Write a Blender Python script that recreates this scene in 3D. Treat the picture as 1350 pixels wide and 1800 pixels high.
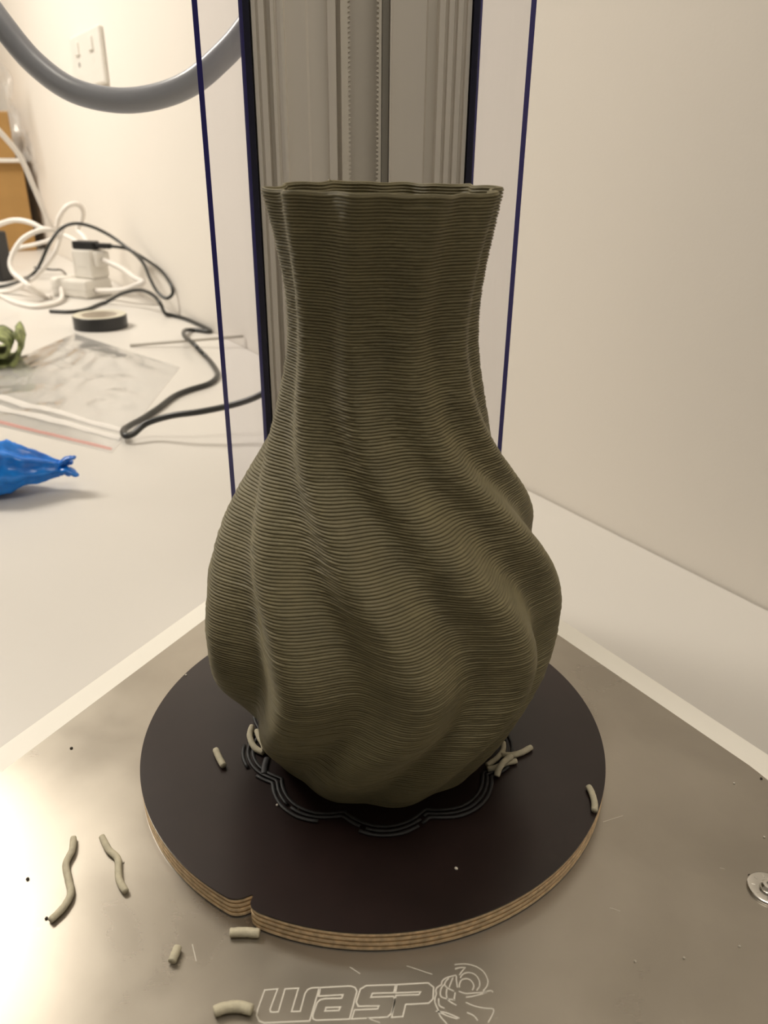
import bpy, bmesh, math, random
import numpy as np
from mathutils import Vector, Matrix, noise

for o in list(bpy.data.objects):
    bpy.data.objects.remove(o, do_unlink=True)
SC = bpy.context.scene
COL = SC.collection
random.seed(7)

# ------------------------------------------------------------------ camera
FPX = 1352.0
CAM = Vector((0.0042155, -0.3242914, 0.2884864))
PITCH, ROLL = 0.4352988, 0.0104864
_f = Vector((0, math.cos(PITCH), -math.sin(PITCH)))
_r0 = Vector((1, 0, 0)); _u0 = _r0.cross(_f)
_r = _r0 * math.cos(ROLL) + _u0 * math.sin(ROLL)
_u = _u0 * math.cos(ROLL) - _r0 * math.sin(ROLL)
cd = bpy.data.cameras.new('camera')
cam = bpy.data.objects.new('camera', cd); COL.objects.link(cam)
M = Matrix((( _r.x, _u.x, -_f.x, CAM.x), (_r.y, _u.y, -_f.y, CAM.y), (_r.z, _u.z, -_f.z, CAM.z), (0, 0, 0, 1)))
cam.matrix_world = M
cd.sensor_fit = 'VERTICAL'; cd.sensor_height = 36; cd.sensor_width = 27
cd.lens = FPX * 36 / 1800
cd.clip_start = 0.01; cd.clip_end = 50
cd.dof.use_dof = True; cd.dof.focus_distance = 0.40; cd.dof.aperture_fstop = 13
SC.camera = cam

# ------------------------------------------------------------------ light
SC.view_settings.view_transform = 'Standard'
SC.view_settings.look = 'None'
SC.view_settings.gamma = 1
SC.view_settings.use_curve_mapping = False
SC.view_settings.exposure = 0.0
w = bpy.data.worlds.new('world'); SC.world = w; w.use_nodes = True
w.node_tree.nodes['Background'].inputs[0].default_value = (1.0, 0.90, 0.76, 1)
w.node_tree.nodes['Background'].inputs[1].default_value = 0.12
CEIL = 1.95

def area(name, loc, sx, sy, power, color):
    l = bpy.data.lights.new(name, 'AREA'); l.shape = 'RECTANGLE'; l.size = sx; l.size_y = sy
    l.energy = power; l.color = color
    o = bpy.data.objects.new(name, l); COL.objects.link(o); o.location = loc
    return o
LAMPS = [(-1.85, 1.35, 1.2, 0.6, 60), (0.12, -0.28, 0.6, 0.6, 5.6)]  # second entry is an unseen fill lamp added to lighten the vase front
for (lx, ly, sx, sy, pw) in LAMPS:
    area('ceiling_key_fill_light', (lx, ly, CEIL - 0.04), sx, sy, pw, (1.0, 0.925, 0.82))

# ------------------------------------------------------------------ helpers
def ray(px, py):
    return ((px - 675) / FPX * _r - (py - 900) / FPX * _u + _f)
def onz(px, py, z):
    v = ray(px, py); return CAM + v * ((z - CAM.z) / v.z)
def ony(px, py, y):
    v = ray(px, py); return CAM + v * ((y - CAM.y) / v.y)

def link(name, me, mat=None, parent=None, smooth=False):
    o = bpy.data.objects.new(name, me); COL.objects.link(o)
    if mat is not None:
        for m in (mat if isinstance(mat, (list, tuple)) else [mat]): me.materials.append(m)
    if parent is not None: o.parent = parent
    if smooth:
        me.polygons.foreach_set('use_smooth', [True] * len(me.polygons))
    return o
def obj(name, bm, mat=None, parent=None, smooth=False):
    me = bpy.data.meshes.new(name); bmesh.ops.recalc_face_normals(bm, faces=bm.faces[:])
    bm.to_mesh(me); bm.free()
    return link(name, me, mat, parent, smooth)
def tag(o, label=None, cat=None, group=None, kind=None):
    if label: o['label'] = label
    if cat: o['category'] = cat
    if group: o['group'] = group
    if kind: o['kind'] = kind
    return o
def empty(name, loc=(0, 0, 0), rz=0):
    o = bpy.data.objects.new(name, None); COL.objects.link(o); o.location = loc; o.rotation_euler = (0, 0, rz)
    o.empty_display_size = .02
    return o
def add_box(bm, x0, x1, y0, y1, z0, z1, mtx=None):
    vs = [bm.verts.new(Vector(p) if mtx is None else mtx @ Vector(p)) for p in
          ((x0, y0, z0), (x1, y0, z0), (x1, y1, z0), (x0, y1, z0), (x0, y0, z1), (x1, y0, z1), (x1, y1, z1), (x0, y1, z1))]
    fs = [bm.faces.new([vs[i] for i in q]) for q in ((0, 3, 2, 1), (4, 5, 6, 7), (0, 1, 5, 4), (1, 2, 6, 5), (2, 3, 7, 6), (3, 0, 4, 7))]
    return fs
def box(x0, x1, y0, y1, z0, z1, bevel=0, mtx=None, seg=2):
    bm = bmesh.new(); add_box(bm, x0, x1, y0, y1, z0, z1, mtx)
    if bevel: bmesh.ops.bevel(bm, geom=bm.edges[:], offset=bevel, segments=seg, affect='EDGES', profile=.5)
    return bm
def prism(poly, z0, z1, bm=None, mtx=None):
    bm = bm or bmesh.new()
    T = (lambda p: Vector(p)) if mtx is None else (lambda p: mtx @ Vector(p))
    a = [bm.verts.new(T((x, y, z0))) for x, y in poly]; b = [bm.verts.new(T((x, y, z1))) for x, y in poly]
    n = len(poly)
    bm.faces.new(a[::-1]); bm.faces.new(b)
    for i in range(n): bm.faces.new((a[i], a[(i + 1) % n], b[(i + 1) % n], b[i]))
    return bm
def catmull(pts, n=8, closed=False):
    P = [Vector(p) for p in pts]; out = []
    m = len(P)
    for i in range(m if closed else m - 1):
        if closed: a, b, c, d = P[(i - 1) % m], P[i], P[(i + 1) % m], P[(i + 2) % m]
        else: a, b, c, d = P[max(i - 1, 0)], P[i], P[i + 1], P[min(i + 2, m - 1)]
        for k in range(n):
            t = k / n
            out.append(.5 * ((2 * b) + (c - a) * t + (2 * a - 5 * b + 4 * c - d) * t * t + (3 * b - a - 3 * c + d) * t ** 3))
    if not closed: out.append(P[-1].copy())
    return out
def tube(bm, path, rad, sides=10, closed=False, cap=True, flat=1.0, jitter=0):
    n = len(path); rings = []
    t0 = (path[1] - path[0]).normalized()
    nrm = t0.cross(Vector((0, 0, 1)))
    if nrm.length < 1e-4: nrm = Vector((1, 0, 0))
    nrm.normalize()
    for i, p in enumerate(path):
        if closed: t = (path[(i + 1) % n] - path[i - 1]).normalized()
        else: t = (path[min(i + 1, n - 1)] - path[max(i - 1, 0)]).normalized()
        nrm = (nrm - t * nrm.dot(t))
        if nrm.length < 1e-6: nrm = t.orthogonal()
        nrm.normalize(); bn = t.cross(nrm)
        r = rad(i / (n - 1)) if callable(rad) else rad
        ring = []
        for k in range(sides):
            a = 2 * math.pi * k / sides
            rr = r * (1 + (jitter * noise.noise(p * 900 + Vector((k, 0, 0))) if jitter else 0))
            ring.append(bm.verts.new(p + nrm * math.cos(a) * rr + bn * math.sin(a) * rr * flat))
        rings.append(ring)
    for i in range(n if closed else n - 1):
        A, B = rings[i], rings[(i + 1) % n]
        for k in range(sides): bm.faces.new((A[k], A[(k + 1) % sides], B[(k + 1) % sides], B[k]))
    if cap and not closed:
        bm.faces.new(rings[0][::-1]); bm.faces.new(rings[-1])
    return bm
def lathe(prof, n=32, bm=None, center=(0, 0, 0), closed=False):
    bm = bm or bmesh.new(); c = Vector(center); R = []
    for r, z in prof:
        if r < 1e-7: R.append([bm.verts.new(c + Vector((0, 0, z)))])
        else: R.append([bm.verts.new(c + Vector((r * math.cos(2 * math.pi * k / n), r * math.sin(2 * math.pi * k / n), z))) for k in range(n)])
    m = len(R)
    for i in range(m if closed else m - 1):
        A, B = R[i], R[(i + 1) % m]
        for k in range(n):
            k2 = (k + 1) % n
            if len(A) == 1 and len(B) == 1: continue
            if len(A) == 1: bm.faces.new((A[0], B[k], B[k2]))
            elif len(B) == 1: bm.faces.new((A[k], A[k2], B[0]))
            else: bm.faces.new((A[k], A[k2], B[k2], B[k]))
    return bm

# ------------------------------------------------------------------ materials
def mat(name, color, rough=.6, metal=0, spec=.5, trans=0, alpha=1, emit=None, es=0, noise_scale=None, noise_amt=.1,
        bump=0, bump_scale=400, rough_var=0, rough_scale=20, coords='Object', stretch=None, sss=0, coat=0):
    m = bpy.data.materials.new(name); m.use_nodes = True
    nt = m.node_tree; b = nt.nodes['Principled BSDF']
    b.inputs['Base Color'].default_value = (*color, 1); b.inputs['Roughness'].default_value = rough
    b.inputs['Metallic'].default_value = metal; b.inputs['Specular IOR Level'].default_value = spec
    b.inputs['Transmission Weight'].default_value = trans; b.inputs['Alpha'].default_value = alpha
    b.inputs['Coat Weight'].default_value = coat
    if emit: b.inputs['Emission Color'].default_value = (*emit, 1); b.inputs['Emission Strength'].default_value = es
    tc = nt.nodes.new('ShaderNodeTexCoord'); src = tc.outputs[coords]
    if stretch:
        mp = nt.nodes.new('ShaderNodeMapping'); mp.inputs['Scale'].default_value = stretch
        nt.links.new(src, mp.inputs['Vector']); src = mp.outputs[0]
    if noise_scale:
        n = nt.nodes.new('ShaderNodeTexNoise'); n.inputs['Scale'].default_value = noise_scale; n.inputs['Detail'].default_value = 6
        nt.links.new(src, n.inputs['Vector'])
        r = nt.nodes.new('ShaderNodeValToRGB')
        r.color_ramp.elements[0].position = .3; r.color_ramp.elements[1].position = .7
        r.color_ramp.elements[0].color = (*[max(0, c * (1 - noise_amt)) for c in color], 1)
        r.color_ramp.elements[1].color = (*[min(1, c * (1 + noise_amt)) for c in color], 1)
        nt.links.new(n.outputs['Fac'], r.inputs[0]); nt.links.new(r.outputs[0], b.inputs['Base Color'])
    if rough_var:
        n = nt.nodes.new('ShaderNodeTexNoise'); n.inputs['Scale'].default_value = rough_scale; n.inputs['Detail'].default_value = 8
        nt.links.new(src, n.inputs['Vector'])
        r = nt.nodes.new('ShaderNodeMapRange'); r.inputs['From Min'].default_value = .3; r.inputs['From Max'].default_value = .7
        r.inputs['To Min'].default_value = rough - rough_var; r.inputs['To Max'].default_value = rough + rough_var
        nt.links.new(n.outputs['Fac'], r.inputs['Value']); nt.links.new(r.outputs[0], b.inputs['Roughness'])
    if bump:
        n = nt.nodes.new('ShaderNodeTexNoise'); n.inputs['Scale'].default_value = bump_scale; n.inputs['Detail'].default_value = 4
        nt.links.new(src, n.inputs['Vector'])
        bp = nt.nodes.new('ShaderNodeBump'); bp.inputs['Strength'].default_value = bump; bp.inputs['Distance'].default_value = .001
        nt.links.new(n.outputs['Fac'], bp.inputs['Height']); nt.links.new(bp.outputs[0], b.inputs['Normal'])
    return m
def film(name, tint, white, clear, rough=.1, gloss=.12):
    """clear plastic: mostly see-through, some milky diffuse, fresnel gloss"""
    m = bpy.data.materials.new(name); m.use_nodes = True; nt = m.node_tree
    for n in list(nt.nodes): nt.nodes.remove(n)
    out = nt.nodes.new('ShaderNodeOutputMaterial')
    tr = nt.nodes.new('ShaderNodeBsdfTransparent'); tr.inputs[0].default_value = (*tint, 1)
    df = nt.nodes.new('ShaderNodeBsdfDiffuse'); df.inputs[0].default_value = (*white, 1)
    gl = nt.nodes.new('ShaderNodeBsdfGlossy'); gl.inputs['Roughness'].default_value = rough
    m1 = nt.nodes.new('ShaderNodeMixShader'); m1.inputs[0].default_value = clear
    nt.links.new(df.outputs[0], m1.inputs[1]); nt.links.new(tr.outputs[0], m1.inputs[2])
    fr = nt.nodes.new('ShaderNodeLayerWeight'); fr.inputs[0].default_value = .5
    pw = nt.nodes.new('ShaderNodeMath'); pw.operation = 'POWER'; pw.inputs[1].default_value = 4
    nt.links.new(fr.outputs['Facing'], pw.inputs[0])
    mu = nt.nodes.new('ShaderNodeMath'); mu.operation = 'MULTIPLY_ADD'; mu.inputs[1].default_value = gloss * 3; mu.inputs[2].default_value = .03
    mu.use_clamp = True
    nt.links.new(pw.outputs[0], mu.inputs[0])
    m2 = nt.nodes.new('ShaderNodeMixShader'); nt.links.new(mu.outputs[0], m2.inputs[0])
    nt.links.new(m1.outputs[0], m2.inputs[1]); nt.links.new(gl.outputs[0], m2.inputs[2])
    nt.links.new(m2.outputs[0], out.inputs[0])
    return m

MT = {}
MT['wall'] = mat('wall_paint', (.80, .755, .69), .75, noise_scale=1.3, noise_amt=.02, bump=.12, bump_scale=260)
MT['ceiling'] = mat('ceiling_paint', (.8, .78, .74), .9)
MT['floor'] = mat('floor_vinyl', (.35, .33, .30), .6, noise_scale=8, noise_amt=.1)
MT['table'] = mat('table_laminate', (.62, .595, .555), .38, noise_scale=2.2, noise_amt=.025, rough_var=.08, rough_scale=6)
MT['leg_steel'] = mat('leg_steel', (.5, .5, .5), .4, 1)
MT['white_steel'] = mat('white_powder_coat', (.86, .83, .75), .45, bump=.05, bump_scale=900)
MT['alu_col'] = mat('anodised_aluminium', (.76, .715, .645), .42, .15, noise_scale=30, noise_amt=.04, stretch=(1, 1, .05))
MT['seal'] = mat('dark_rubber_seal', (.012, .012, .03), .35)
MT['belt'] = mat('cream_timing_belt', (.70, .66, .58), .6)
MT['strip_grey'] = mat('belt_shade_label_grey', (.30, .285, .25), .5, .4)  # grey puts the right belt run's shade into colour; also the adapter label
MT['acr_edge'] = mat('acrylic_edge_blue', (.028, .024, .17), .2)
MT['acr'] = film('clear_acrylic', (.97, .97, .99), (.8, .8, .88), .975, .03, .08)
MT['film_brown'] = mat('brown_phenolic_film', (.015, .0078, .0072), .30, spec=.5, noise_scale=60, noise_amt=.15, rough_var=.015, rough_scale=18)
MT['ply_l'] = mat('ply_light', (.78, .60, .38), .75, noise_scale=300, noise_amt=.25, bump=.4, bump_scale=1500)
MT['ply_d'] = mat('ply_dark', (.46, .30, .145), .8, noise_scale=300, noise_amt=.3, bump=.5, bump_scale=1500)
MT['clay'] = mat('wet_olive_clay', (.180, .155, .081), .55, spec=.45, noise_scale=90, noise_amt=.13, bump=.25, bump_scale=2600, rough_var=.08, rough_scale=40)
MT['clay_dry'] = mat('drying_clay', (.54, .495, .365), .75, noise_scale=300, noise_amt=.12, bump=.3, bump_scale=2500)
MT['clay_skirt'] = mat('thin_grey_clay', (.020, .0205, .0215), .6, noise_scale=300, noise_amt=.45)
MT['etch'] = mat('etched_line', (.62, .585, .51), .7)
MT['chrome'] = mat('bright_steel', (.72, .70, .66), .22, 1)
MT['hose'] = mat('grey_hose', (.30, .312, .345), .32, noise_scale=20, noise_amt=.06)
MT['plastic_white'] = mat('white_plastic', (.80, .77, .71), .4)
MT['cord_white'] = mat('white_cord_pvc', (.80, .76, .71), .45)
MT['plastic_black'] = mat('black_plastic', (.012, .012, .013), .4)
MT['cord_black'] = mat('black_cord_pvc', (.025, .026, .024), .35)
MT['red_plastic'] = mat('red_switch', (.6, .12, .07), .4)
MT['card'] = mat('brown_cardboard', (.36, .205, .065), .85, noise_scale=20, noise_amt=.06)
MT['card_top'] = mat('cardboard_flap', (.55, .36, .17), .85, noise_scale=20, noise_amt=.06)
MT['foam'] = mat('white_foam_sheet', (.72, .69, .64), .7)
MT['tape_black'] = mat('black_tape', (.020, .020, .021), .35)
MT['tape_face'] = mat('tape_side_beige', (.56, .53, .42), .55)
MT['tape_core'] = mat('tape_card_core', (.66, .60, .52), .8)
MT['blue'] = mat('blue_thin_plastic', (.005, .20, .90), .28, spec=.6, noise_scale=35, noise_amt=.45)
MT['green'] = mat('green_patterned_cloth', (.22, .25, .10), .7, noise_scale=60, noise_amt=.8)
MT['zip_clear'] = film('zip_bag_film', (.99, .99, .99), (.86, .85, .83), .78, .10, .35)
MT['zip_white'] = film('zip_strip', (1, 1, 1), (.9, .87, .83), .4, .2, .12)
MT['zip_red'] = film('zip_red_line', (1, .92, .9), (.75, .32, .28), .6, .3, .08)
MT['wrap'] = film('clear_wrap', (.97, .965, .96), (.75, .74, .72), .84, .1, .16)
MT['lamp'] = mat('lamp_diffuser', (.9, .9, .9), .5, emit=(1, .92, .8), es=6)
MT['streak'] = mat('pale_streak', (.47, .44, .39), .6)
MT['speck'] = mat('pale_crumb', (.62, .58, .5), .8)
MT['speck_d'] = mat('dark_crumb', (.05, .04, .03), .8)

# brushed, smeared aluminium of the bed
def plate_material():
    m = bpy.data.materials.new('bed_aluminium'); m.use_nodes = True; nt = m.node_tree; b = nt.nodes['Principled BSDF']
    b.inputs['Metallic'].default_value = .85
    tc = nt.nodes.new('ShaderNodeTexCoord')
    def nz(scale, detail, sx=(1, 1, 1), rot=0, dist=0):
        mp = nt.nodes.new('ShaderNodeMapping'); mp.inputs['Scale'].default_value = sx; mp.inputs['Rotation'].default_value = (0, 0, rot)
        nt.links.new(tc.outputs['Object'], mp.inputs['Vector'])
        n = nt.nodes.new('ShaderNodeTexNoise'); n.inputs['Scale'].default_value = scale; n.inputs['Detail'].default_value = detail
        n.inputs['Distortion'].default_value = dist
        nt.links.new(mp.outputs[0], n.inputs['Vector']); return n.outputs['Fac']
    smear = nz(14, 7, (1, 1, 1), .4, .25); fine = nz(160, 5); scr = nz(60, 3, (1, 22, 1), .5)
    r = nt.nodes.new('ShaderNodeValToRGB')
    r.color_ramp.elements[0].position = .32; r.color_ramp.elements[1].position = .72
    r.color_ramp.elements[0].color = (.36, .328, .28, 1); r.color_ramp.elements[1].color = (.45, .412, .352, 1)
    nt.links.new(smear, r.inputs[0])
    sp = nt.nodes.new('ShaderNodeValToRGB'); sp.color_ramp.elements[0].position = .72; sp.color_ramp.elements[1].position = .82
    nt.links.new(fine, sp.inputs[0])
    mx = nt.nodes.new('ShaderNodeMixRGB'); mx.inputs[2].default_value = (.55, .52, .46, 1)
    ml = nt.nodes.new('ShaderNodeMath'); ml.operation = 'MULTIPLY'; ml.inputs[1].default_value = .3
    nt.links.new(sp.outputs[0], ml.inputs[0]); nt.links.new(ml.outputs[0], mx.inputs[0]); nt.links.new(r.outputs[0], mx.inputs[1])
    nt.links.new(mx.outputs[0], b.inputs['Base Color'])
    ad = nt.nodes.new('ShaderNodeMath'); ad.operation = 'ADD'
    mr = nt.nodes.new('ShaderNodeMapRange'); mr.inputs['From Min'].default_value = .3; mr.inputs['From Max'].default_value = .7
    mr.inputs['To Min'].default_value = .24; mr.inputs['To Max'].default_value = .36
    nt.links.new(smear, mr.inputs['Value'])
    m3 = nt.nodes.new('ShaderNodeMath'); m3.operation = 'MULTIPLY'; m3.inputs[1].default_value = .015
    nt.links.new(scr, m3.inputs[0]); nt.links.new(mr.outputs[0], ad.inputs[0]); nt.links.new(m3.outputs[0], ad.inputs[1])
    nt.links.new(ad.outputs[0], b.inputs['Roughness'])
    return m
MT['bed'] = plate_material()

# ------------------------------------------------------------------ room
TZ = -0.055                                   # table top, bed plate top is z = 0
FZ = -0.80
WN = Vector((0.843, 0.537, 0)).normalized(); WC = WN.dot(Vector((0.1657, 0.4846, 0)))
WU = Vector((WN.y, -WN.x, 0))                 # along the wall, towards the camera's right
def wallpt(along, out, z):                    # out = distance from the wall into the room
    return WN * (WC - out) + WU * along + Vector((0, 0, z))
WM = Matrix(((WU.x, -WN.x, 0, (WN * WC).x), (WU.y, -WN.y, 0, (WN * WC).y), (0, 0, 1, 0), (0, 0, 0, 1)))   # local: x along, y out of the wall
def onwall(px, py, out=0):
    v = ray(px, py); t = (WC - out - WN.dot(CAM)) / WN.dot(v); return CAM + v * t
tag(obj('wall_right', box(-5, 2.6, -.1, 0, FZ, CEIL, mtx=WM), MT['wall']), 'plain off-white painted wall behind the white table', None, kind='structure')
tag(obj('wall_left', box(-5.1, -5, -.1, 4.2, FZ, CEIL, mtx=WM), MT['wall']), 'plain off-white wall at the far end of the table', None, kind='structure')
tag(obj('floor', box(-5, 2.6, -.1, 4.2, FZ - .05, FZ, mtx=WM), MT['floor']), 'grey floor under the table', None, kind='structure')
tag(obj('ceiling', box(-5, 2.6, -.1, 4.2, CEIL, CEIL + .05, mtx=WM), MT['ceiling']), 'white ceiling above the table', None, kind='structure')
for i, (lx, ly, sx, sy, pw) in enumerate(LAMPS):
    e = empty('ceiling_key_fill_panel', (lx, ly, CEIL))
    bm = bmesh.new()
    for a in ((-sx / 2 - .03, sx / 2 + .03, -sy / 2 - .03, -sy / 2), (-sx / 2 - .03, sx / 2 + .03, sy / 2, sy / 2 + .03),
              (-sx / 2 - .03, -sx / 2, -sy / 2, sy / 2), (sx / 2, sx / 2 + .03, -sy / 2, sy / 2)):
        add_box(bm, *a, -.035, 0)
    obj('lamp_frame', bm, MT['white_steel'], e)
    obj('lamp_diffuser', box(-sx / 2, sx / 2, -sy / 2, sy / 2, -.02, -.005), MT['lamp'], e)
    tag(e, ['rectangular ceiling light panel above the cluttered end of the table', 'added fill light panel on the ceiling over the near side of the table'][i], 'ceiling light', 'ceiling light panels')

# ------------------------------------------------------------------ table
t = empty('work_table', wallpt(-1.2, .6, FZ))
tinv = t.matrix_world.inverted() if False else Matrix.Translation(-t.location)
obj('table_top', box(-4.4, 1.5, .002, 1.25, TZ - .03, TZ, .002, tinv @ WM), MT['table'], t)
for a in (-4.3, -1.4, 1.4):
    for d in (.08, 1.17):
        obj('leg', box(a - .025, a + .025, d - .025, d + .025, FZ, TZ - .0299, .003, tinv @ WM), MT['leg_steel'], t)
tag(t, 'long white laminate work table pushed against the wall', 'table')

# ------------------------------------------------------------------ clay printer: base, bed, column, clear panels
PSI = math.radians(2.8)
pr = empty('clay_printer', (0, 0, TZ), PSI)
tag(pr, 'clay printer with white base, aluminium bed, rear column and clear side panels', 'printer')
PI_ = pr.matrix_basis.inverted() if False else (Matrix.Rotation(-PSI, 4, 'Z') @ Matrix.Translation((0, 0, -TZ)))
LOC = Matrix.Translation((0, 0, -TZ))          # printer-frame coordinates with z = 0 at bed top -> local
def hexa(inr, trunc, rad=.02, seg=5):
    """triangle of inradius inr with corners cut at distance trunc from the centre, corners rounded"""
    L = []
    for k in range(3):
        a = math.pi / 2 + k * 2 * math.pi / 3
        ux, uy = math.cos(a), math.sin(a); vx, vy = -uy, ux
        half = (2 * inr - trunc) * math.tan(math.radians(30))
        L += [Vector((ux * trunc - vx * half, uy * trunc - vy * half)), Vector((ux * trunc + vx * half, uy * trunc + vy * half))]
    out = []
    n = len(L)
    for i in range(n):
        p, c, q = L[i - 1], L[i], L[(i + 1) % n]
        a = c + (p - c).normalized() * rad; b = c + (q - c).normalized() * rad
        for k in range(seg + 1):
            s = k / seg; out.append(tuple((a * (1 - s) ** 2 + c * 2 * s * (1 - s) + b * s * s)))
    return out
bm = prism(hexa(.1762, .268), TZ + .008, -.0022, mtx=LOC)
obj('base_body', bm, MT['white_steel'], pr)
for k in range(3):
    a = math.pi / 2 + k * 2 * math.pi / 3
    obj('foot', lathe([(0, 0), (.014, 0), (.014, .0082), (0, .0082)], 20, center=(.2 * math.cos(a), .2 * math.sin(a), 0)), MT['plastic_black'], pr)
_m = math.radians(30)
half = (.1592 * 2 - .186) * math.tan(_m)
right = [(half, .186), (.196, -.0235), (.1985, -.029), (.2015, -.0365), (.236, -.121), (.236, -.135), (.228, -.148), (.212, -.158)]
bed_poly = [(x, y) for x, y in right[::-1]] + [(-x, y) for x, y in right]
bed = obj('bed_plate', prism(bed_poly, -.0025, 0, mtx=LOC), MT['bed'], pr)

# etched logo: ribbons lying on the bed
def ribbon(bm, pts, width, closed=False, z=-TZ, h=.00012):
    P = [Vector((p.x, p.y)) for p in pts]; n = len(P); L, Rr = [], []
    for i in range(n):
        a = P[i - 1] if (closed or i) else P[i]; b = P[(i + 1) % n] if (closed or i < n - 1) else P[i]
        d1 = (P[i] - a); d2 = (b - P[i])
        d = (d1.normalized() if d1.length > 1e-9 else Vector((0, 0))) + (d2.normalized() if d2.length > 1e-9 else Vector((0, 0)))
        if d.length < 1e-6: d = d2
        d.normalize(); nn = Vector((-d.y, d.x))
        k = 1.0
        if d1.length > 1e-9: k = min(1.8, 1 / max(.3, abs(d.dot(d1.normalized()))))
        L.append(P[i] + nn * width / 2 * k); Rr.append(P[i] - nn * width / 2 * k)
    v = [[bm.verts.new((q.x, q.y, zz)) for q in S] for S, zz in ((L, z - .00005), (L, z + h), (Rr, z + h), (Rr, z - .00005))]
    for i in range(n if closed else n - 1):
        j = (i + 1) % n
        for k in range(3): bm.faces.new((v[k][i], v[k][j], v[k + 1][j], v[k + 1][i]))
    return bm
RP = Matrix.Rotation(-PSI, 4, 'Z')
def bedpts(lst, ox, oy, s): return [RP @ onz(ox + x / s, oy + y / s, 0) for x, y in lst]
CA = (440, 1680, 6.136); CB = (420, 1660, 2.8125); CC = (740, 1670, 9.643)
letters = [
    [(CA, [(155, 372), (295, 360), (213, 580), (218, 605), (240, 612), (302, 608), (375, 360), (520, 352), (445, 603), (538, 602), (590, 410), (620, 365), (665, 348), (745, 345), (640, 705), (150, 727), (95, 705), (68, 645), (80, 580)])],
    [(CA, [(755, 345), (1080, 328), (1130, 345), (1150, 385), (1070, 685), (710, 698), (675, 680), (675, 640), (720, 510), (755, 475), (810, 465), (985, 460), (1000, 422), (738, 438)]), (CA, [(815, 562), (972, 555), (955, 592), (805, 598)])],
    [(CB, [(775, 200), (630, 205), (600, 222), (580, 285), (590, 307), (692, 305), (685, 320), (572, 325), (557, 370), (735, 360), (755, 340), (773, 275), (763, 258), (652, 262), (660, 243), (765, 240)])],
    [(CB, [(781, 200), (935, 191), (962, 212), (960, 270), (938, 292), (824, 298), (810, 358), (755, 362), (776, 253), (890, 250), (897, 236), (774, 241)])]]
for L in letters:
    bm = bmesh.new()
    for (c, pts) in L: ribbon(bm, bedpts(pts, *c), .00058, True)
    obj('etched_letter', bm, MT['etch'], bed)
emb = [[(570, 255), (660, 240), (800, 245), (940, 285), (1050, 360), (1110, 450), (1135, 540), (1115, 620), (1050, 700)], [(575, 325), (660, 300), (760, 300)],
       [(740, 310), (690, 370), (650, 430)], [(665, 480), (700, 420), (760, 390), (830, 385), (910, 415), (970, 480), (995, 560), (985, 630), (940, 690)],
       [(650, 640), (655, 570), (690, 510), (760, 487), (830, 505), (880, 560), (895, 620), (870, 685)],
       [(600, 430), (500, 450), (400, 490), (355, 540), (345, 590), (270, 640), (250, 700), (260, 740), (235, 830), (240, 900), (290, 1020), (330, 1130), (440, 1254)],
       [(600, 440), (600, 520), (620, 640)], [(540, 470), (490, 600), (480, 640)], [(470, 480), (400, 570), (440, 640), (560, 700)],
       [(390, 590), (340, 660), (330, 770), (400, 820), (580, 850)], [(440, 660), (430, 760), (470, 860), (600, 940)], [(300, 820), (310, 940), (400, 990)], [(580, 720), (560, 850)],
       [(640, 700), (760, 740), (900, 730), (1050, 720), (1180, 690), (1220, 720)], [(760, 800), (860, 790), (1000, 755), (1120, 715)], [(760, 890), (900, 950), (1080, 990), (1220, 1000), (1220, 1080), (1140, 1230)],
       [(780, 1060), (900, 1120), (960, 1200)], [(250, 1040), (400, 1060), (540, 1110), (650, 1160)], [(280, 1040), (450, 1120), (620, 1170)]]
bm = bmesh.new()
for L in emb: ribbon(bm, catmull(bedpts(L, *CC), 3), .00052)
obj('etched_emblem', bm, MT['etch'], bed)
# fine scratches in the bed
for a, b in (((715, 1698), (760, 1713)), ((615, 1700), (633, 1712)), ((645, 1790), (668, 1798)), ((1060, 1445), (1095, 1434)), ((1072, 1596), (1090, 1602)), ((1265, 1526), (1274, 1528)), ((338, 1660), (345, 1690))):
    obj('scratch', ribbon(bmesh.new(), [RP @ onz(*a, 0), RP @ onz(*b, 0)], .00032), MT['etch'], bed)
# bed screw and washer
wc = RP @ onz(1349, 1564, 0)
wz = wc.to_3d(); wz.z = -TZ
ws = obj('washer', lathe([(.0030, .0001), (.0030, .0011), (.0036, .0013), (.0078, .0013), (.0085, .0010), (.0086, 0), (.0030, 0)], 36, center=wz), MT['chrome'], bed, True)
bm = bmesh.new()
for k in range(9):
    a = k * .7; d = Vector((math.cos(a), math.sin(a), 0)); n_ = Vector((-d.y, d.x, 0))
    p0 = wz + d * .0052 + Vector((0, 0, .0013)); p1 = wz + d * .0066 + Vector((0, 0, .0013))
    tube(bm, [p0, p1], .00022, 5)
lathe([(.0032, .0008), (.0032, .0026), (.0024, .0034), (.0012, .0036), (.0011, .0028), (0, .0028)], 24, bm, wz)
obj('screw', bm, MT['chrome'], bed)

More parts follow.
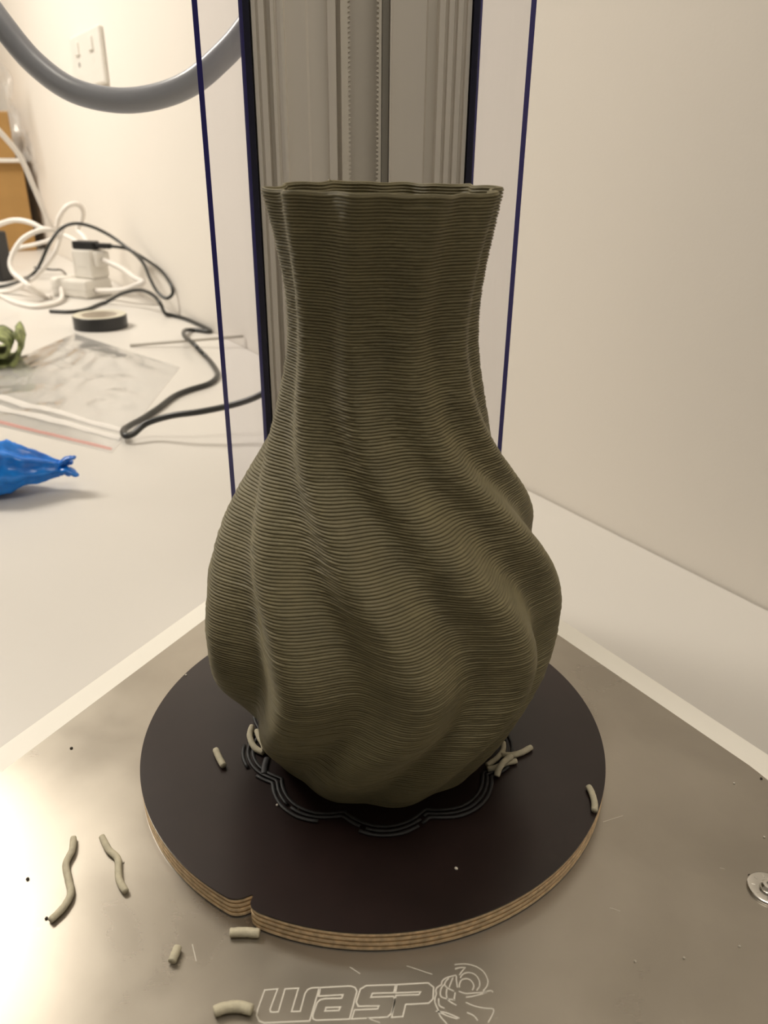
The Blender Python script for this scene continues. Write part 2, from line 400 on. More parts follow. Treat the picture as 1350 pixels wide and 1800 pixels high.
# column: extruded profile (u across, d = depth behind the front face)
CY = .195; CTOP = .62
def U(px): return (px - 642.0) * .000323
prof = [(438, 4), (441, 0), (448, 0), (449, 2), (452, 2), (453, 0), (463, 0), (466, 6), (473, 6), (474, 0), (480, 0), (481, 1.2), (484, 1.2), (486, 0), (492, -.8), (497, -.8), (499, 2.5), (536, 2.5), (540, 3.5), (573, 3.5), (575, 0),
        (589, 0), (591, 16), (686, 16), (687, 1), (690, 1), (691, 2.5), (752, 2.5), (756, 6), (772, 6), (775, 0), (785, 0), (787, 2.5), (790, 2.5), (792, 0), (801, 0), (803, 2.5), (806, 2.5), (808, 0), (817, 0), (819, 2.5), (823, 2.5), (825, 0), (832, 0), (834, 4)]
poly = [(U(p), CY + d * .001) for p, d in prof]
poly += [(U(834), CY + .05), (U(800), CY + .072), (U(472), CY + .072), (U(438), CY + .05)]
bm = bmesh.new()
a = [bm.verts.new((x, y, -.0022 - TZ)) for x, y in poly]; b = [bm.verts.new((x, y, CTOP - TZ)) for x, y in poly]
n = len(poly)
for i in range(n): bm.faces.new((a[i], a[(i + 1) % n], b[(i + 1) % n], b[i]))
bmesh.ops.triangle_fill(bm, use_beauty=True, use_dissolve=False, edges=[e for e in bm.edges if abs(e.verts[0].co.z - e.verts[1].co.z) < 1e-6 and e.verts[0].co.z > 0.3])
column = obj('column', bm, MT['alu_col'], pr)
for (p0, p1) in ((427, 438), (835, 846)):
    obj('rubber_seal', box(U(p0), U(p1), CY - .002, CY + .014, -.002 - TZ, CTOP - TZ), MT['seal'], column)
# two runs of the timing belt, teeth facing each other
for (u0, u1, sg) in ((U(598), U(611), 1), (U(667), U(672), -1)):
    bm = bmesh.new()
    add_box(bm, u0, u1, CY + .004, CY + .010, .0 - TZ, CTOP - TZ)
    e = u1 if sg > 0 else u0
    z = .05
    while z < .45:
        vs = []
        for y in (CY + .004, CY + .010):
            vs.append([bm.verts.new((e - sg * .0002, y, z - TZ)), bm.verts.new((e + sg * .0013, y, z + .0007 - TZ)), bm.verts.new((e + sg * .0013, y, z + .0012 - TZ)), bm.verts.new((e - sg * .0002, y, z + .0019 - TZ))])
        A, B = vs
        bm.faces.new(A); bm.faces.new(B[::-1])
        for k in range(3): bm.faces.new((A[k], A[k + 1], B[k + 1], B[k]))
        z += .0025
    obj('timing_belt', bm, MT['belt'], column)
obj('shaded_belt_run', box(U(673), U(686.3), CY + .003, CY + .017, -.0 - TZ, CTOP - TZ, .0006), MT['strip_grey'], column)  # dark grey strip stands for the shaded body of the right belt run
# clear acrylic panels
for sg, u0, s in ((-1, U(424), .0405), (1, U(846), .0455)):
    d = Vector((sg * .5, -.866, 0)); nn = Vector((sg * .866, .5, 0)); o0 = Vector((u0, CY, 0))
    T = .0038
    bm = bmesh.new()
    c = [o0 + nn * (-T / 2), o0 + d * s + nn * (-T / 2), o0 + d * s + nn * (T / 2), o0 + nn * (T / 2)]
    lo = [bm.verts.new((p.x, p.y, .0001 - TZ)) for p in c]; hi = [bm.verts.new((p.x, p.y, CTOP - TZ)) for p in c]
    f = bm.faces.new((lo[0], lo[1], hi[1], hi[0])); f = bm.faces.new((lo[2], lo[3], hi[3], hi[2]))
    e1 = bm.faces.new((lo[1], lo[2], hi[2], hi[1])); e1.material_index = 1
    e2 = bm.faces.new((lo[3], lo[0], hi[0], hi[3])); e2.material_index = 1
    e3 = bm.faces.new((hi[0], hi[1], hi[2], hi[3])); e3.material_index = 1
    e4 = bm.faces.new((lo[3], lo[2], lo[1], lo[0])); e4.material_index = 1
    tag(obj('acrylic_panel', bm, [MT['acr'], MT['acr_edge']], pr), 'clear acrylic side panel with dark blue polished edge')

# ------------------------------------------------------------------ plywood disc
DT = .011; DR = .12
nc = onz(428, 1597, DT); na = math.atan2(nc.y, nc.x)
def disc_outline(N=400, grow=0.0, seed=0):
    L = []
    for k in range(N):
        a = na - math.pi + 2 * math.pi * (k + .5) / N
        r = DR + grow
        L.append((r, a))
    # finer samples round the notch
    L = [q for q in L if abs((q[1] - na + math.pi) % (2 * math.pi) - math.pi) > .085]
    notch = [(-.072, 0), (-.060, -.0003), (-.048, -.0009), (-.036, -.0018), (-.024, -.0031), (-.014, -.0046), (-.006, -.0058), (.001, -.0058), (.004, -.0040), (.009, -.0022), (.018, -.0011), (.030, -.0005), (.045, -.0001), (.060, 0)]
    for da, dr in notch: L.append((DR + grow + dr, na + da))
    L.sort(key=lambda q: q[1])
    return [(r * math.cos(a), r * math.sin(a)) for r, a in L]
dz = empty('plywood_disc', (0, 0, 0))
tag(dz, 'round plywood board with dark brown film face and notched edge on the bed', 'board')
obj('brown_film', prism(disc_outline(), DT - .0008, DT), MT['film_brown'], dz)
nply = 7; th = (DT - .0016) / nply
for k in range(nply):
    ol = disc_outline(grow=(.0 if k % 2 == 0 else -.00035))
    if k % 2: ol = [(x * (1 + .0009 * noise.noise(Vector((x * 300, y * 300, k)))), y * (1 + .0009 * noise.noise(Vector((x * 300, y * 300, k))))) for x, y in ol]
    obj('ply', prism(ol, .0008 + k * th, .0008 + (k + 1) * th), MT['ply_l' if k % 2 == 0 else 'ply_d'], dz)
obj('brown_film', prism(disc_outline(), 0.00005, .0008), MT['film_brown'], dz)

# ------------------------------------------------------------------ vase
AX = .003; VZ0 = DT; LH = .00118; NL = 225
ZR = np.array([(.011, .0565), (.021, .0627), (.031, .0685), (.041, .073), (.051, .0775), (.061, .082), (.071, .085), (.081, .0865), (.091, .087), (.101, .0865), (.111, .0838), (.121, .0805), (.131, .0765), (.141, .0715), (.15, .066), (.16, .0595), (.17, .054), (.18, .0495), (.19, .046), (.2, .0434), (.21, .0413), (.22, .0402), (.23, .04), (.24, .0407), (.25, .0422), (.26, .0441), (.27, .0462), (.277, .0478)])
ZP = np.array([(.011, -25), (.03, -15), (.045, -6), (.056, 1), (.067, 7), (.08, 11), (.09, 12), (.1, 10.5), (.11, 8), (.12, 4), (.13, -2), (.14, -8), (.15, -14), (.16, -22), (.169, -31), (.175, -36), (.188, -45), (.2, -51), (.22, -54.5), (.233, -54), (.26, -51), (.274, -48), (.277, -47)])
ZA = np.array([(.011, .045), (.03, .08), (.05, .11), (.08, .13), (.11, .13), (.14, .12), (.17, .10), (.2, .095), (.24, .10), (.277, .115)])
ZS = np.array([(.011, .75), (.08, .9), (.14, 1.0), (.2, 1.1), (.277, 1.2)])
def smooth_interp(tab, z):
    zz = np.arange(0, .30, .0005); v = np.interp(zz, tab[:, 0], tab[:, 1]); k = np.hanning(25); k /= k.sum()
    v = np.convolve(np.pad(v, 12, mode='edge'), k, mode='valid'); return np.interp(z, zz, v)
NT = 420
TH = np.linspace(0, 2 * np.pi, NT, endpoint=False)
rng = np.random.default_rng(3)
def vase_r(z, th):
    R = smooth_interp(ZR, z); a = smooth_interp(ZA, z); p = smooth_interp(ZS, z); ph = np.radians(smooth_interp(ZP, z))
    S = (.5 + .5 * np.cos(10 * (th - ph))) ** p
    return R * (1 - a * (1 - S))
rows = []
ts = (0., .06, .16, .36, .64, .84, .94)
for i in range(NL):
    jr = sum(rng.normal(0, .00005) * np.cos(k * TH + rng.uniform(0, 6.28)) for k in (1, 3, 7, 13, 29, 47)) + rng.normal(0, .00004)
    jz = sum(rng.normal(0, .00003) * np.cos(k * TH + rng.uniform(0, 6.28)) for k in (2, 5, 11))
    for t in ts:
        z = VZ0 + (i + t) * LH
        off = -.0013 * abs(2 * t - 1) ** 4.5
        rows.append((vase_r(z, TH) + off + jr, np.full(NT, z) + jz * (1 if i else 0)))
ztop = VZ0 + NL * LH
rt = vase_r(ztop, TH)
wob = .00035 * np.cos(3 * TH + 1) + .00008 * np.cos(10 * TH + 2.0) + .00018 * np.cos(17 * TH) - .0007 * np.cos(TH)
# rounded lip, then the inside wall going down
for dr, dz_ in ((-.0002, .0001), (-.0006, .0004), (-.0010, .0005), (-.0015, .0003), (-.0018, -.0002)):
    rows.append((rt + dr, np.full(NT, ztop + dz_)))
zi = ztop
for i in range(NL - 1, NL - 26, -1):
    for t in (.98, .75, .5, .25):
        z = VZ0 + (i + t) * LH
        rows.append((vase_r(z, TH) - .0021 + .0005 * abs(2 * t - 1) ** 3, np.full(NT, z)))
for z in np.linspace(VZ0 + 195 * LH, VZ0 + .004, 60): rows.append((vase_r(z, TH) - .0024, np.full(NT, z)))
for k in (.6, .25): rows.append((vase_r(VZ0 + .004, TH) * k, np.full(NT, VZ0 + .004)))
V = np.zeros((len(rows), NT, 3))
sn, cs = np.sin(TH), np.cos(TH)
for i, (r, z) in enumerate(rows):
    f = np.clip((z - .255) / (.277 - .255), 0, 1) ** 2
    V[i, :, 0] = AX + r * sn; V[i, :, 1] = -r * cs; V[i, :, 2] = z + wob * f
nr = len(rows)
V = V.reshape(-1, 3)
idx = np.arange(nr * NT).reshape(nr, NT)
A = idx[:-1]; B = idx[1:]
F = np.stack([A, np.roll(A, -1, 1), np.roll(B, -1, 1), B], -1).reshape(-1, 4)
me = bpy.data.meshes.new('vase')
me.vertices.add(len(V)); me.vertices.foreach_set('co', V.ravel())
nf = len(F)
cap_b = idx[0][::-1]; cap_t = idx[-1]
loops = np.concatenate([F.ravel(), cap_b, cap_t])
me.loops.add(len(loops)); me.loops.foreach_set('vertex_index', loops)
me.polygons.add(nf + 2)
ls = np.concatenate([np.arange(nf) * 4, [nf * 4, nf * 4 + NT]]); lt = np.concatenate([np.full(nf, 4), [NT, NT]])
me.polygons.foreach_set('loop_start', ls); me.polygons.foreach_set('loop_total', lt)
me.update(calc_edges=True); me.validate()
vs_ = empty('clay_vase', (AX, 0, VZ0))
tag(vs_, 'tall olive green clay vase of stacked coils with twisted fluted body and flared rim', 'vase')
w_ = link('coil_wall', me, MT['clay'], vs_, True); w_.location = (-AX, 0, -VZ0)
def vpt(th, z, out=0):
    r = float(vase_r(np.array([z]), np.array([th]))[0]) + out
    return Vector((r * math.sin(th), -r * math.cos(th), z - VZ0))
# the end of the coil, a small nub on the back of the rim, and short breaks in the coils
bm = bmesh.new()
thn = math.radians(180 + 32)
tube(bm, [vpt(thn - .05, ztop + .0003, -.0010), vpt(thn, ztop + .0010, -.0010), vpt(thn + .02, ztop + .0017, -.0009)], lambda s: .0011 * (1 - .5 * s), 8)
obj('coil_end', bm, MT['clay'], vs_, True)

# ------------------------------------------------------------------ clay skirt lines round the foot of the vase
sk = empty('clay_skirt', (AX, 0, DT))
tag(sk, 'thin broken scalloped clay lines printed on the board around the vase foot', 'clay lines')
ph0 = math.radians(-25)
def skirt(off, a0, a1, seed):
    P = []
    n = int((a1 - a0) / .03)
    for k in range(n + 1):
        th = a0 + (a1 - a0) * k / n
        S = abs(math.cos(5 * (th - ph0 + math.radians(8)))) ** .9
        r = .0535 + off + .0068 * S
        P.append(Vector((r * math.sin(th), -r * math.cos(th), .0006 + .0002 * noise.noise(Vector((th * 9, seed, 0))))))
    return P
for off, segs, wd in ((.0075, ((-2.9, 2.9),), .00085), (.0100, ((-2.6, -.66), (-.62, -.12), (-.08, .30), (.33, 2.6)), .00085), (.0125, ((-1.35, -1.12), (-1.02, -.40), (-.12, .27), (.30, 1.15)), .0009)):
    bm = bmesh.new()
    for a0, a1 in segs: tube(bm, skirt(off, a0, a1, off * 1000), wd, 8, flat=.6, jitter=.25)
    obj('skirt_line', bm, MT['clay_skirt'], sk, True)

# ------------------------------------------------------------------ loose clay strands
def strand(px, z, label, rad=.00155, lift=None, group='loose clay strands', mt='clay_dry', flat=.92):
    P = []
    for i, (x, y) in enumerate(px):
        p = onz(x, y, z + rad)
        p.z = z + rad * flat + (lift[i] if lift else 0)
        if lift and lift[i]:
            q = onz(x, y, p.z); p = q
        P.append(p)
    c = P[len(P) // 2].copy(); c.z = z
    path = [p - c for p in catmull(P, 7)]
    bm = tube(bmesh.new(), path, lambda s: rad * (1 - .12 * (abs(2 * s - 1) ** 8)), 10, flat=flat, jitter=.10)
    o = obj('clay_strand', bm, MT[mt], None, True); o.location = c
    return tag(o, label, 'clay strand', group)
strand([(129, 1472), (127, 1494), (116, 1518), (120, 1545), (124, 1570), (112, 1594), (88, 1618)], 0, 'long wavy clay strand lying on the aluminium bed')
strand([(179, 1470), (190, 1492), (206, 1508), (208, 1530), (210, 1548), (221, 1567)], 0, 'shorter S-curved clay strand on the aluminium bed')
strand([(404, 1639), (430, 1638), (456, 1640)], 0, 'straight clay stub on the bed touching the notched board edge', .0019)
strand([(313, 1664), (307, 1678), (302, 1690)], 0, 'very short clay stub on the bed away from the board', .0018)
strand([(376, 1778), (395, 1771), (420, 1769), (443, 1775)], 0, 'curved clay strand on the bed beside the etched lettering', .0021)
strand([(379, 1317), (385, 1331), (393, 1346)], DT, 'short clay strand alone on the brown board, seam along its end', .0017)
strand([(1034, 1382), (1040, 1393), (1045, 1410), (1045, 1425)], DT, 'curved clay strand at the very rim of the brown board', .0016)
strand([(443, 1276), (439, 1293), (447, 1313), (463, 1323)], DT, 'outer hooked clay strand of the pair tucked beside the vase foot', .0016)
strand([(451, 1284), (457, 1299), (463, 1309), (465, 1317)], DT, 'inner clay strand of the pair tucked beside the vase foot', .0015, [0, .0006, .0014, .0024])
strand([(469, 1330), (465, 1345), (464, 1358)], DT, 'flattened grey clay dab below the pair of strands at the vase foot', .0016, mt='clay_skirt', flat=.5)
strand([(885, 1305), (884, 1319), (873, 1333), (856, 1345)], DT, 'clay strand leaning along the vase side of the small pile', .0014)
strand([(881, 1326), (900, 1327), (918, 1322), (934, 1313)], DT, 'longest clay strand of the small pile, pointing away from the vase', .0016)
strand([(857, 1352), (872, 1349), (890, 1341), (908, 1337)], DT, 'bottom clay strand of the small pile by the vase foot', .0015)
strand([(899, 1329), (887, 1338), (878, 1350), (873, 1364)], DT, 'clay strand lying across the top of the small pile', .0016, [.0024, .0027, .0022, 0])

# crumbs
def crumb(x, y, z, r, m, label):
    p = onz(x, y, z); bm = bmesh.new()
    bmesh.ops.create_icosphere(bm, subdivisions=2, radius=r)
    for v in bm.verts: v.co *= 1 + .5 * noise.noise(v.co * 900 + Vector((x, y, 0)))
    for v in bm.verts: v.co.z = v.co.z * .7 + r * .5
    o = obj('crumb', bm, MT[m], None, True); o.location = p; tag(o, label, 'crumb', 'crumbs on ' + ('the board' if z > 0 else 'the bed'))
for x, y in ((802, 1528), (327, 1187), (487, 1416), (525, 1421)): crumb(x, y, DT, .0006 if x != 802 else .0008, 'speck', 'tiny pale crumb on the brown board')
for x, y in ((48, 1546), (82, 1615), (125, 1316), (1318, 1540), (1338, 1369)): crumb(x, y, 0, .0007, 'speck_d', 'tiny dark crumb on the aluminium bed')
for x, y in ((217, 1516), (1290, 1377), (1300, 1664), (1202, 1684), (1116, 1690), (1343, 1472)): crumb(x, y, 0, .0005, 'speck', 'tiny pale crumb on the aluminium bed')

# ------------------------------------------------------------------ hose behind the column
hp = [(-140, -260), (-90, -110), (-40, -20), (5, 45), (60, 110), (125, 157), (200, 176), (270, 171), (335, 146), (392, 98), (432, 52), (475, -15), (500, -90), (508, -190), (505, -300)]
P = [ony(x, y, .34) for x, y in hp]
bm = tube(bmesh.new(), catmull(P, 8), .0090, 18)
tag(obj('hose', bm, MT['hose'], None, True), 'thick grey hose hanging in a loop behind the column and clear panel', 'hose')

# ------------------------------------------------------------------ wall socket
sc = empty('wall_socket', wallpt(-2.03, 0, .50))
sc.rotation_euler = (0, 0, math.atan2(WU.y, WU.x))
def sbox(name, x0, x1, y0, y1, z0, z1, m, par, bev=.003): return obj(name, box(x0, x1, -y1, -y0, z0, z1, bev), MT[m], par)
pl = sbox('face_plate', -.15, .155, 0, .012, -.062, .06, 'plastic_white', sc, .005)
for cx in (-.07, .075):
    sbox('rocker_switch', cx - .02, cx + .02, .0115, .0165, .012, .042, 'plastic_white', sc, .002)
    for dx, dz2 in ((0, -.008), (-.016, -.034), (.016, -.034)):
        sbox('pin_hole', cx + dx - .006, cx + dx + .006, .0112, .0124, dz2 - .005, dz2 + .005, 'plastic_black' if dz2 > -.01 and cx < 0 else 'plastic_white', sc, 0)
tag(sc, 'white wall socket plate on the wall above the hose', 'socket')

# ------------------------------------------------------------------ cartons, foam sheet, wrap
def carton(al0, al1, d0, d1, z0, z1, label, flap):
    c = empty('cardboard_box', wallpt((al0 + al1) / 2, (d0 + d1) / 2, z0)); c.rotation_euler = (0, 0, math.atan2(WU.y, WU.x))
    hx, hy, h = (al1 - al0) / 2, (d1 - d0) / 2, z1 - z0
    obj('carton_body', box(-hx, hx, -hy, hy, 0, h, .003), MT['card'], c)
    obj('lid_flap', box(-hx, hx, -hy, -.002, h, h + .004, 0), MT['card_top'], c)
    obj('lid_flap', box(-hx, hx, .002, hy, h, h + .004, 0), MT['card_top'], c)
    return tag(c, label, 'box', 'cartons by the wall')
carton(-3.45, -3.02, .045, .50, TZ, .245, 'lower brown cardboard box of the stack on the table by the wall', 0)
fs = obj('foam_sheet', box(-3.46, -3.0, .035, .51, .2491, .262, .003, WM), MT['foam'])
tag(fs, 'white foam sheet lying between the two stacked cardboard boxes', 'foam sheet')
carton(-3.42, -3.03, .062, .48, .2622, .41, 'upper brown cardboard box on top of the foam sheet', 0)
# clear crumpled wrap hanging beside the upper box
bm = bmesh.new(); G = 16; g = []
for i in range(G + 1):
    row = []
    for j in range(G + 1):
        u, v = i / G, j / G
        al = -2.985 + .16 * u * (1 - .3 * v) + .03 * noise.noise(Vector((u * 5, v * 5, 1)))
        out = .035 + .05 * v + .04 * noise.noise(Vector((u * 4, v * 4, 4)))
        z = .264 + .30 * v - .02 * u + .02 * noise.noise(Vector((u * 6, v * 6, 9)))
        row.append(bm.verts.new(wallpt(al, max(.012, out), z)))
    g.append(row)
for i in range(G):
    for j in range(G): bm.faces.new((g[i][j], g[i + 1][j], g[i + 1][j + 1], g[i][j + 1]))
wr = obj('plastic_wrap', bm, MT['wrap'], None, False)
tag(wr, 'crumpled clear plastic wrap standing against the upper cardboard box', 'plastic wrap')

# ------------------------------------------------------------------ cords (paths given on the table or on a depth)
def cord(pts, rad, m, label, group, name, n=8):
    """pts: (px, py) on the table, (px, py, height above it), (px, py, 'y', depth) or ('p', point)"""
    P = []
    for q in pts:
        if q[0] == 'p': P.append(q[1].copy())
        elif len(q) == 2: P.append(onz(q[0], q[1], TZ + rad))
        elif len(q) == 3: P.append(onz(q[0], q[1], TZ + rad + q[2]))
        else: P.append(ony(q[0], q[1], q[3]))
    for p in P:
        p.z = max(p.z, TZ + rad)
        ex = WN.dot(p) - (WC - rad - .004)
        if ex > 0: p -= WN * ex
    path = catmull(P, n)
    for p in path:
        p.z = max(p.z, TZ + rad)
        ex = WN.dot(p) - (WC - rad - .003)
        if ex > 0: p -= WN * ex
    o = obj(name, tube(bmesh.new(), path, rad, 10), MT[m], None, True)
    return tag(o, label, 'cord', group)
Y = 'y'
WG, BG = 'white power cords', 'black cables'
# frames of the power strip, the plug adapter in it and the black plug on top, so that cords end on them
def frame(o, rz): return Matrix.Translation(o) @ Matrix.Rotation(rz, 4, 'Z')
SRZ, PRZ = math.radians(-28), math.radians(-14)
ps = onz(131, 521, TZ); ps.z = TZ
FS = frame(ps, SRZ)
adp = FS @ Vector((.035, .038, .0462)); FA = frame(adp, SRZ)
upp = adp + Vector((-.002, -.004, .0702)); FU = frame(upp, PRZ)
def at(F, x, y, z): return ('p', F @ Vector((x, y, z)))
cord([(-30, 200, Y, 1.55), (0, 232, Y, 1.58), (35, 275, Y, 1.62), (62, 335, Y, 1.66), (84, 385, Y, 1.735), (97, 402, Y, 1.785), (104, 382, Y, 1.785), (118, 363, Y, 1.79), (135, 359, Y, 1.81), (146, 370, Y, 1.83), (144, 388, Y, 1.85), (136, 404, Y, 1.855), (148, 418, Y, 1.835), at(FA, -.012, .029, .050)],
     .0062, 'cord_white', 'white cord dropping past the boxes and bending into a small upright loop', WG, 'mains_cable')
cord([(-40, 412, Y, 1.80), (5, 392, Y, 1.77), (30, 387, Y, 1.76), (55, 392, Y, 1.75), (75, 402, Y, 1.745), (97, 405, Y, 1.74), (70, 405, Y, 1.71), (38, 422, Y, 1.69), (19, 455, Y, 1.67), (22, 477, Y, 1.655), (38, 492, Y, 1.64), (55, 506, Y, 1.63), (78, 520, .002), (90, 522)],
     .0062, 'cord_white', 'white cord making the big round loop in front of the lower box', WG, 'mains_cable')
cord([(112, 396, Y, 1.765), (105, 420, Y, 1.75), (96, 445, Y, 1.73), (80, 468, Y, 1.715), (60, 488, Y, 1.712), (38, 503, Y, 1.712), (15, 512, Y, 1.75), (-20, 513)],
     .0052, 'cord_white', 'white cord slanting down from the cord knot to the table', WG, 'mains_cable')
cord([(-30, 520), (0, 520), (25, 531), (60, 539), (92, 535), (108, 525, .004), at(FS, -.022, -.0195, .022)], .0055, 'cord_white', 'white cord curving along the table into the power strip front', WG, 'mains_cable')
cord([at(FA, .0455, 0, .046), (214, 472, Y, 1.69), (236, 488, Y, 1.63), (251, 496, Y, 1.605), (240, 501, Y, 1.61), (215, 510, Y, 1.635), at(FS, .0675, .012, .018)], .0068, 'cord_white', 'thick white cord folded in a V beside the power strip', WG, 'mains_cable')
cord([(24, 439, Y, 1.985), (40, 434, Y, 1.99), (60, 430, Y, 2.0), (90, 421, Y, 1.98), (106, 412, Y, 1.96), (130, 422, Y, 1.93), (150, 440, Y, 1.90), at(FS, .030, .0695, .030)], .0055, 'cord_white', 'white cord running low behind the cord knot', WG, 'mains_cable')
cord([(-25, 508), (0, 504), (28, 497, .012), (55, 484, Y, 1.66), (70, 465, Y, 1.66), (86, 430, Y, 1.67), (106, 403, Y, 1.69), (130, 393, Y, 1.70), (160, 398, Y, 1.71), (195, 415, Y, 1.71), (230, 440, Y, 1.68), (256, 456, Y, 1.64), (285, 475, Y, 1.56), (302, 500, Y, 1.505), (303, 517, Y, 1.49), (291, 524, Y, 1.49), (276, 512, Y, 1.51), (263, 488, Y, 1.56), (254, 466, Y, 1.61), (240, 449, Y, 1.655), (222, 437, Y, 1.71), at(FU, .068, 0, .0095)],
     .0040, 'cord_black', 'black cable arching over the power strip and ending in a teardrop loop', BG, 'cable')
cord([(60, 470, .02), (90, 474, .01), (110, 476, .012), at(FS, -.0615, .045, .024)], .003, 'cord_black', 'thin black cable on the table behind the power strip', BG, 'cable')
bcord = [(88, 547), (125, 548), (155, 543), (185, 532), (215, 516, Y, 1.585), (245, 510, Y, 1.545), (268, 518, Y, 1.49), (282, 534, Y, 1.45), (292, 552), (325, 560), (355, 569), (372, 580), (365, 583), (340, 580), (325, 581, .006), (324, 590, .014), (340, 604, .018), (352, 617, .009), (365, 630), (381, 652), (380, 664), (365, 675), (330, 686), (305, 697), (280, 716), (255, 733), (228, 748, .004), (217, 757, .006), (220, 766, .006)]
tail = [(235, 762, .008), (258, 744, .018), (300, 731, .030), (350, 724, .036), (400, 714, .042), (440, 702, .052), (472, 686, .064), (520, 655, .08)]
cord(bcord + tail, .0042, 'cord_black', 'long black cable zigzagging over the table to the printer column', BG, 'cable', 7)

# ------------------------------------------------------------------ power strip, adapters
e = empty('power_strip', ps, SRZ)
obj('strip_body', box(-.062, .068, -.020, .070, 0, .046, .007), MT['plastic_white'], e)
obj('strip_seam', box(-.0625, .0685, -.0205, .0705, .020, .022, .0), MT['foam'], e)
obj('socket_well', box(-.048, -.008, .012, .050, .0455, .047, .0), MT['plastic_white'], e)
obj('switch', box(-.030, -.006, .053, .067, .0458, .051, .002), MT['red_plastic'], e)
tag(e, 'white power strip block on the table among the cords', 'power strip')
ad = empty('plug_adapter', adp, SRZ)
obj('adapter_body', box(-.034, .032, -.030, .030, 0, .070, .005), MT['plastic_white'], ad)
obj('adapter_rib', box(-.015, .015, -.0306, -.0298, .028, .031), MT['foam'], ad)
obj('adapter_socket', box(.030, .046, -.020, .024, .030, .066, .004), MT['plastic_white'], ad)
tag(ad, 'white plug adapter cube standing in the power strip', 'adapter')
up = empty('cable_plug', upp, PRZ)
obj('plug_body', box(-.034, .028, -.016, .016, 0, .020, .004), MT['plastic_black'], up)
obj('strain_relief', box(.026, .070, -.009, .009, .003, .016, .004), MT['plastic_black'], up)
tag(up, 'flat black cable plug lying on the white adapter cube', 'plug')
bp_ = onz(4, 493, TZ); bp_.z = TZ
e = empty('black_adapter', bp_, math.radians(-10))
obj('adapter_body', box(-.04, .022, -.03, .03, 0, .135, .006), MT['plastic_black'], e)
obj('adapter_label', box(.005, .013, -.0304, -.0299, .045, .053), MT['strip_grey'], e)
obj('cord_collar', tube(bmesh.new(), catmull([Vector((.006, 0, .134)), Vector((.004, 0, .17)), Vector((-.004, 0, .21)), Vector((-.02, 0, .26))], 5), .007, 10), MT['cord_white'], e, True)
tag(e, 'upright black power adapter beside the big white cord loop', 'adapter')

# ------------------------------------------------------------------ tape roll
tp = onz(178, 575, TZ); tp.z = TZ
e = empty('tape_roll', tp, .3)
R0 = .0555; Hh = .027; Ri = .040
obj('tape_winding', lathe([(R0, 0), (R0, Hh - .001), (R0 - .001, Hh), (Ri, Hh - .0005), (Ri, 0)], 48, closed=True), MT['tape_black'], e)
obj('tape_face', lathe([(R0 - .0012, Hh - .0003), (R0 - .0012, Hh + .0004), (Ri + .0005, Hh + .0002), (Ri + .0005, Hh - .0004)], 48, closed=True), MT['tape_face'], e)
obj('tape_core', lathe([(Ri, 0), (Ri, Hh - .0005), (Ri - .0025, Hh - .0005), (Ri - .0025, 0)], 48, closed=True), MT['tape_core'], e)
tag(e, 'roll of black tape lying flat on the white table', 'tape')

# ------------------------------------------------------------------ pale streak
a = onz(229, 607, TZ + .0028); b = onwall(428, 591, .0030)     # far end leans on the wall
tag(obj('thin_streak', tube(bmesh.new(), [a, (a + b) / 2, b], .0028, 8), MT['streak'], None, True), 'thin pale streak lying under the black cable, one end against the wall', 'streak')  # thin pale cylinder drawn along a blurred line

# ------------------------------------------------------------------ zip bag
ca = onz(131, 587, TZ); cb = onz(317, 646, TZ); cc = onz(197, 797, TZ); cdp = onz(-160, 712, TZ)
G = 44
def bagpt(u, v, layer):
    # u along a->b / d->c, v from top edge (a-b) to zip edge (d-c)
    p = (ca * (1 - u) + cb * u) * (1 - v) + (cdp * (1 - u) + cc * u) * v
    edge = min(1, 6 * min(u, 1 - u, v, 1 - v) + .05)
    w1 = abs(noise.noise(Vector((u * 3.1, v * 3.1, 2)))) * .012 + abs(noise.noise(Vector((u * 9, v * 7, 5)))) * .004
    p.z = TZ + .0006 + (w1 * edge if layer else 0)
    return p
e = empty('zip_bag', (ca + cc) / 2)
oi = -e.location
for layer in (0, 1):
    bm = bmesh.new()
    g = [[bm.verts.new(bagpt(i / G, j / G, layer) + oi) for j in range(G + 1)] for i in range(G + 1)]
    for i in range(G):
        for j in range(G): bm.faces.new((g[i][j], g[i + 1][j], g[i + 1][j + 1], g[i][j + 1]))
    obj('bag_film', bm, MT['zip_clear'], e, True)
for v0, v1, m, nm in ((.80, .835, 'zip_white', 'zip_seal'), (.865, .90, 'zip_white', 'zip_seal'), (.965, .985, 'zip_red', 'red_line')):
    bm = bmesh.new(); K = 30
    q = [[bm.verts.new(bagpt(.01 + .98 * i / K, v, 1) + oi + Vector((0, 0, dz3))) for v, dz3 in ((v0, .0006), ((v0 + v1) / 2, .0022), (v1, .0006))] for i in range(K + 1)]
    for i in range(K):
        for k in range(2): bm.faces.new((q[i][k], q[i + 1][k], q[i + 1][k + 1], q[i][k + 1]))
    obj(nm, bm, MT[m], e, True)
tag(e, 'clear zip bag with a red line along its seal, lying flat on the table', 'plastic bag')

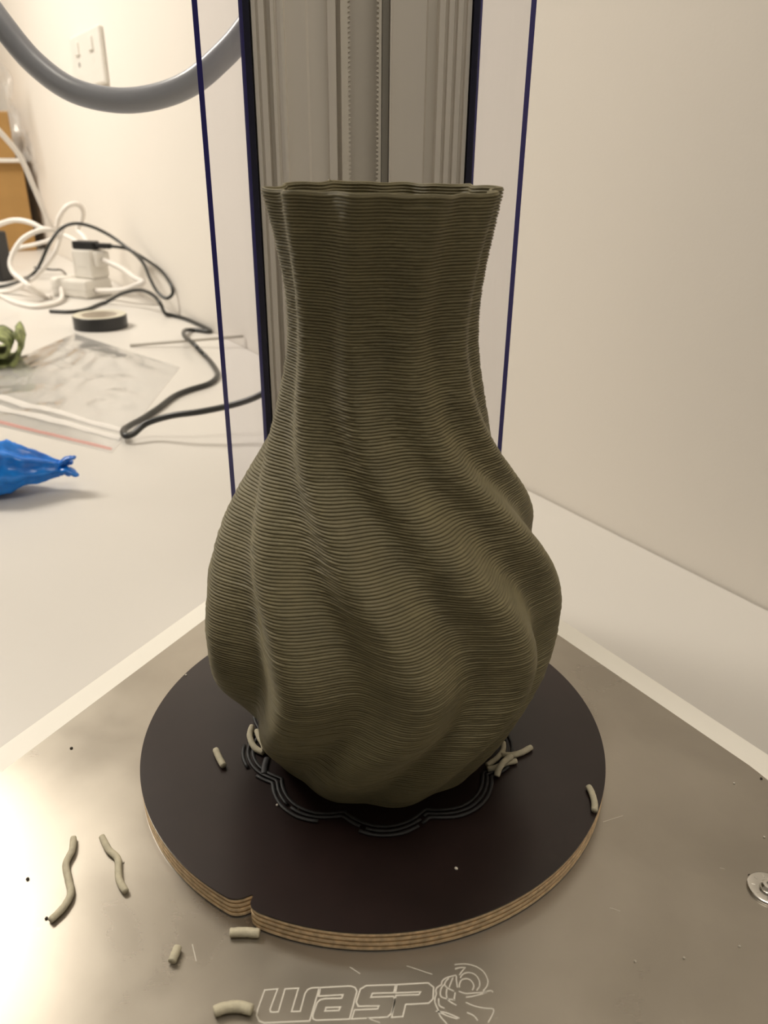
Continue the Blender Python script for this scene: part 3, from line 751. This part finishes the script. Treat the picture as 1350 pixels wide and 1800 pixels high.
# ------------------------------------------------------------------ blue crumpled plastic
b0 = onz(-60, 868, TZ); b1 = onz(97, 842, TZ)
ctr = onz(10, 866, TZ); ctr.z = TZ
e = empty('blue_plastic_bundle', ctr, math.radians(8))
bm = bmesh.new(); NA, NB = 40, 40; rings = []
Lh = .055; tip = .062
for i in range(NA + 1):
    s = i / NA
    x = -.075 + s * (tip + .075)
    # body thick, thin twisted neck at the tip
    if s < .62: h = .027 * math.sin(min(1, s / .35) * math.pi / 2) ** .6
    else: h = .027 - .0185 * ((s - .62) / .38) ** .8
    ring = []
    for k in range(NB):
        a = 2 * math.pi * k / NB
        y, z = math.cos(a), math.sin(a)
        p = Vector((x, y * h * 1.15, h * 1.0 + z * h))
        d = .20 * noise.noise(Vector((x * 60, y * 2.2, z * 2.2))) + .12 * noise.noise(Vector((x * 120, y * 5, z * 5)))
        fold = .14 * s * math.cos(7 * a + 4 * s)
        p.y *= 1 + d + fold; p.z = h + (p.z - h) * (1 + d + fold)
        p.z += .016 * max(0, s - .45) * 2 * (1 - .0)
        p.z = max(p.z, .0004)
        ring.append(bm.verts.new(p))
    rings.append(ring)
for i in range(NA):
    for k in range(NB): bm.faces.new((rings[i][k], rings[i][(k + 1) % NB], rings[i + 1][(k + 1) % NB], rings[i + 1][k]))
bm.faces.new(rings[0][::-1]); bm.faces.new(rings[-1])
obj('bundle_body', bm, MT['blue'], e, True)
for k, (dy, dz4, l) in enumerate(((0, .012, .018), (.004, .005, .013), (-.005, .000, .020), (.001, -.006, .010))):
    bm = bmesh.new()
    z0 = .0245
    pts = [Vector((tip - .004, dy * .6, z0 + dz4 * .3)), Vector((tip + l * .45, dy * 1.2, z0 + dz4 * .8 + .002)), Vector((tip + l, dy * 1.8 - .002, z0 + dz4 * 1.2 - .004 * (k == 2)))]
    tube(bm, catmull(pts, 5), lambda s: .0085 * (1 - .6 * s * s), 9, flat=.4, jitter=.5)
    obj('torn_end', bm, MT['blue'], e, True)
tag(e, 'crumpled bright blue plastic bundle with a torn twisted end on the table', 'plastic')

# ------------------------------------------------------------------ green crumpled cloth roll
gc = onz(8, 640, TZ); gc.z = TZ
e = empty('patterned_cloth', gc, math.radians(20))
bm = bmesh.new()
sp = []
for k in range(60):
    s = k / 59; a = -2.2 + s * 9.2; r = .012 + .027 * s
    r *= 1 + .18 * noise.noise(Vector((a * .9, 3, 0)))
    sp.append(Vector((math.cos(a) * r * 1.15 - .006, 0, .034 + math.sin(a) * r * .95)))
DN = 14; rr = []
for j in range(DN + 1):
    y = -.035 + .10 * j / DN
    rr.append([bm.verts.new(Vector((p.x * (1 + .12 * noise.noise(Vector((p.x * 50, y * 40, p.z * 50)))), y + .01 * noise.noise(Vector((p.x * 70, 0, p.z * 70))), max(.0006, p.z + .006 * noise.noise(Vector((p.x * 60, y * 30, 7))))))) for p in sp])
for j in range(DN):
    for k in range(len(sp) - 1): bm.faces.new((rr[j][k], rr[j][k + 1], rr[j + 1][k + 1], rr[j + 1][k]))
o = obj('cloth_roll', bm, MT['green'], e, True)
md = o.modifiers.new('solid', 'SOLIDIFY'); md.thickness = .007; md.offset = 0
tag(e, 'loosely rolled green and cream patterned cloth on the table beside the zip bag', 'cloth')
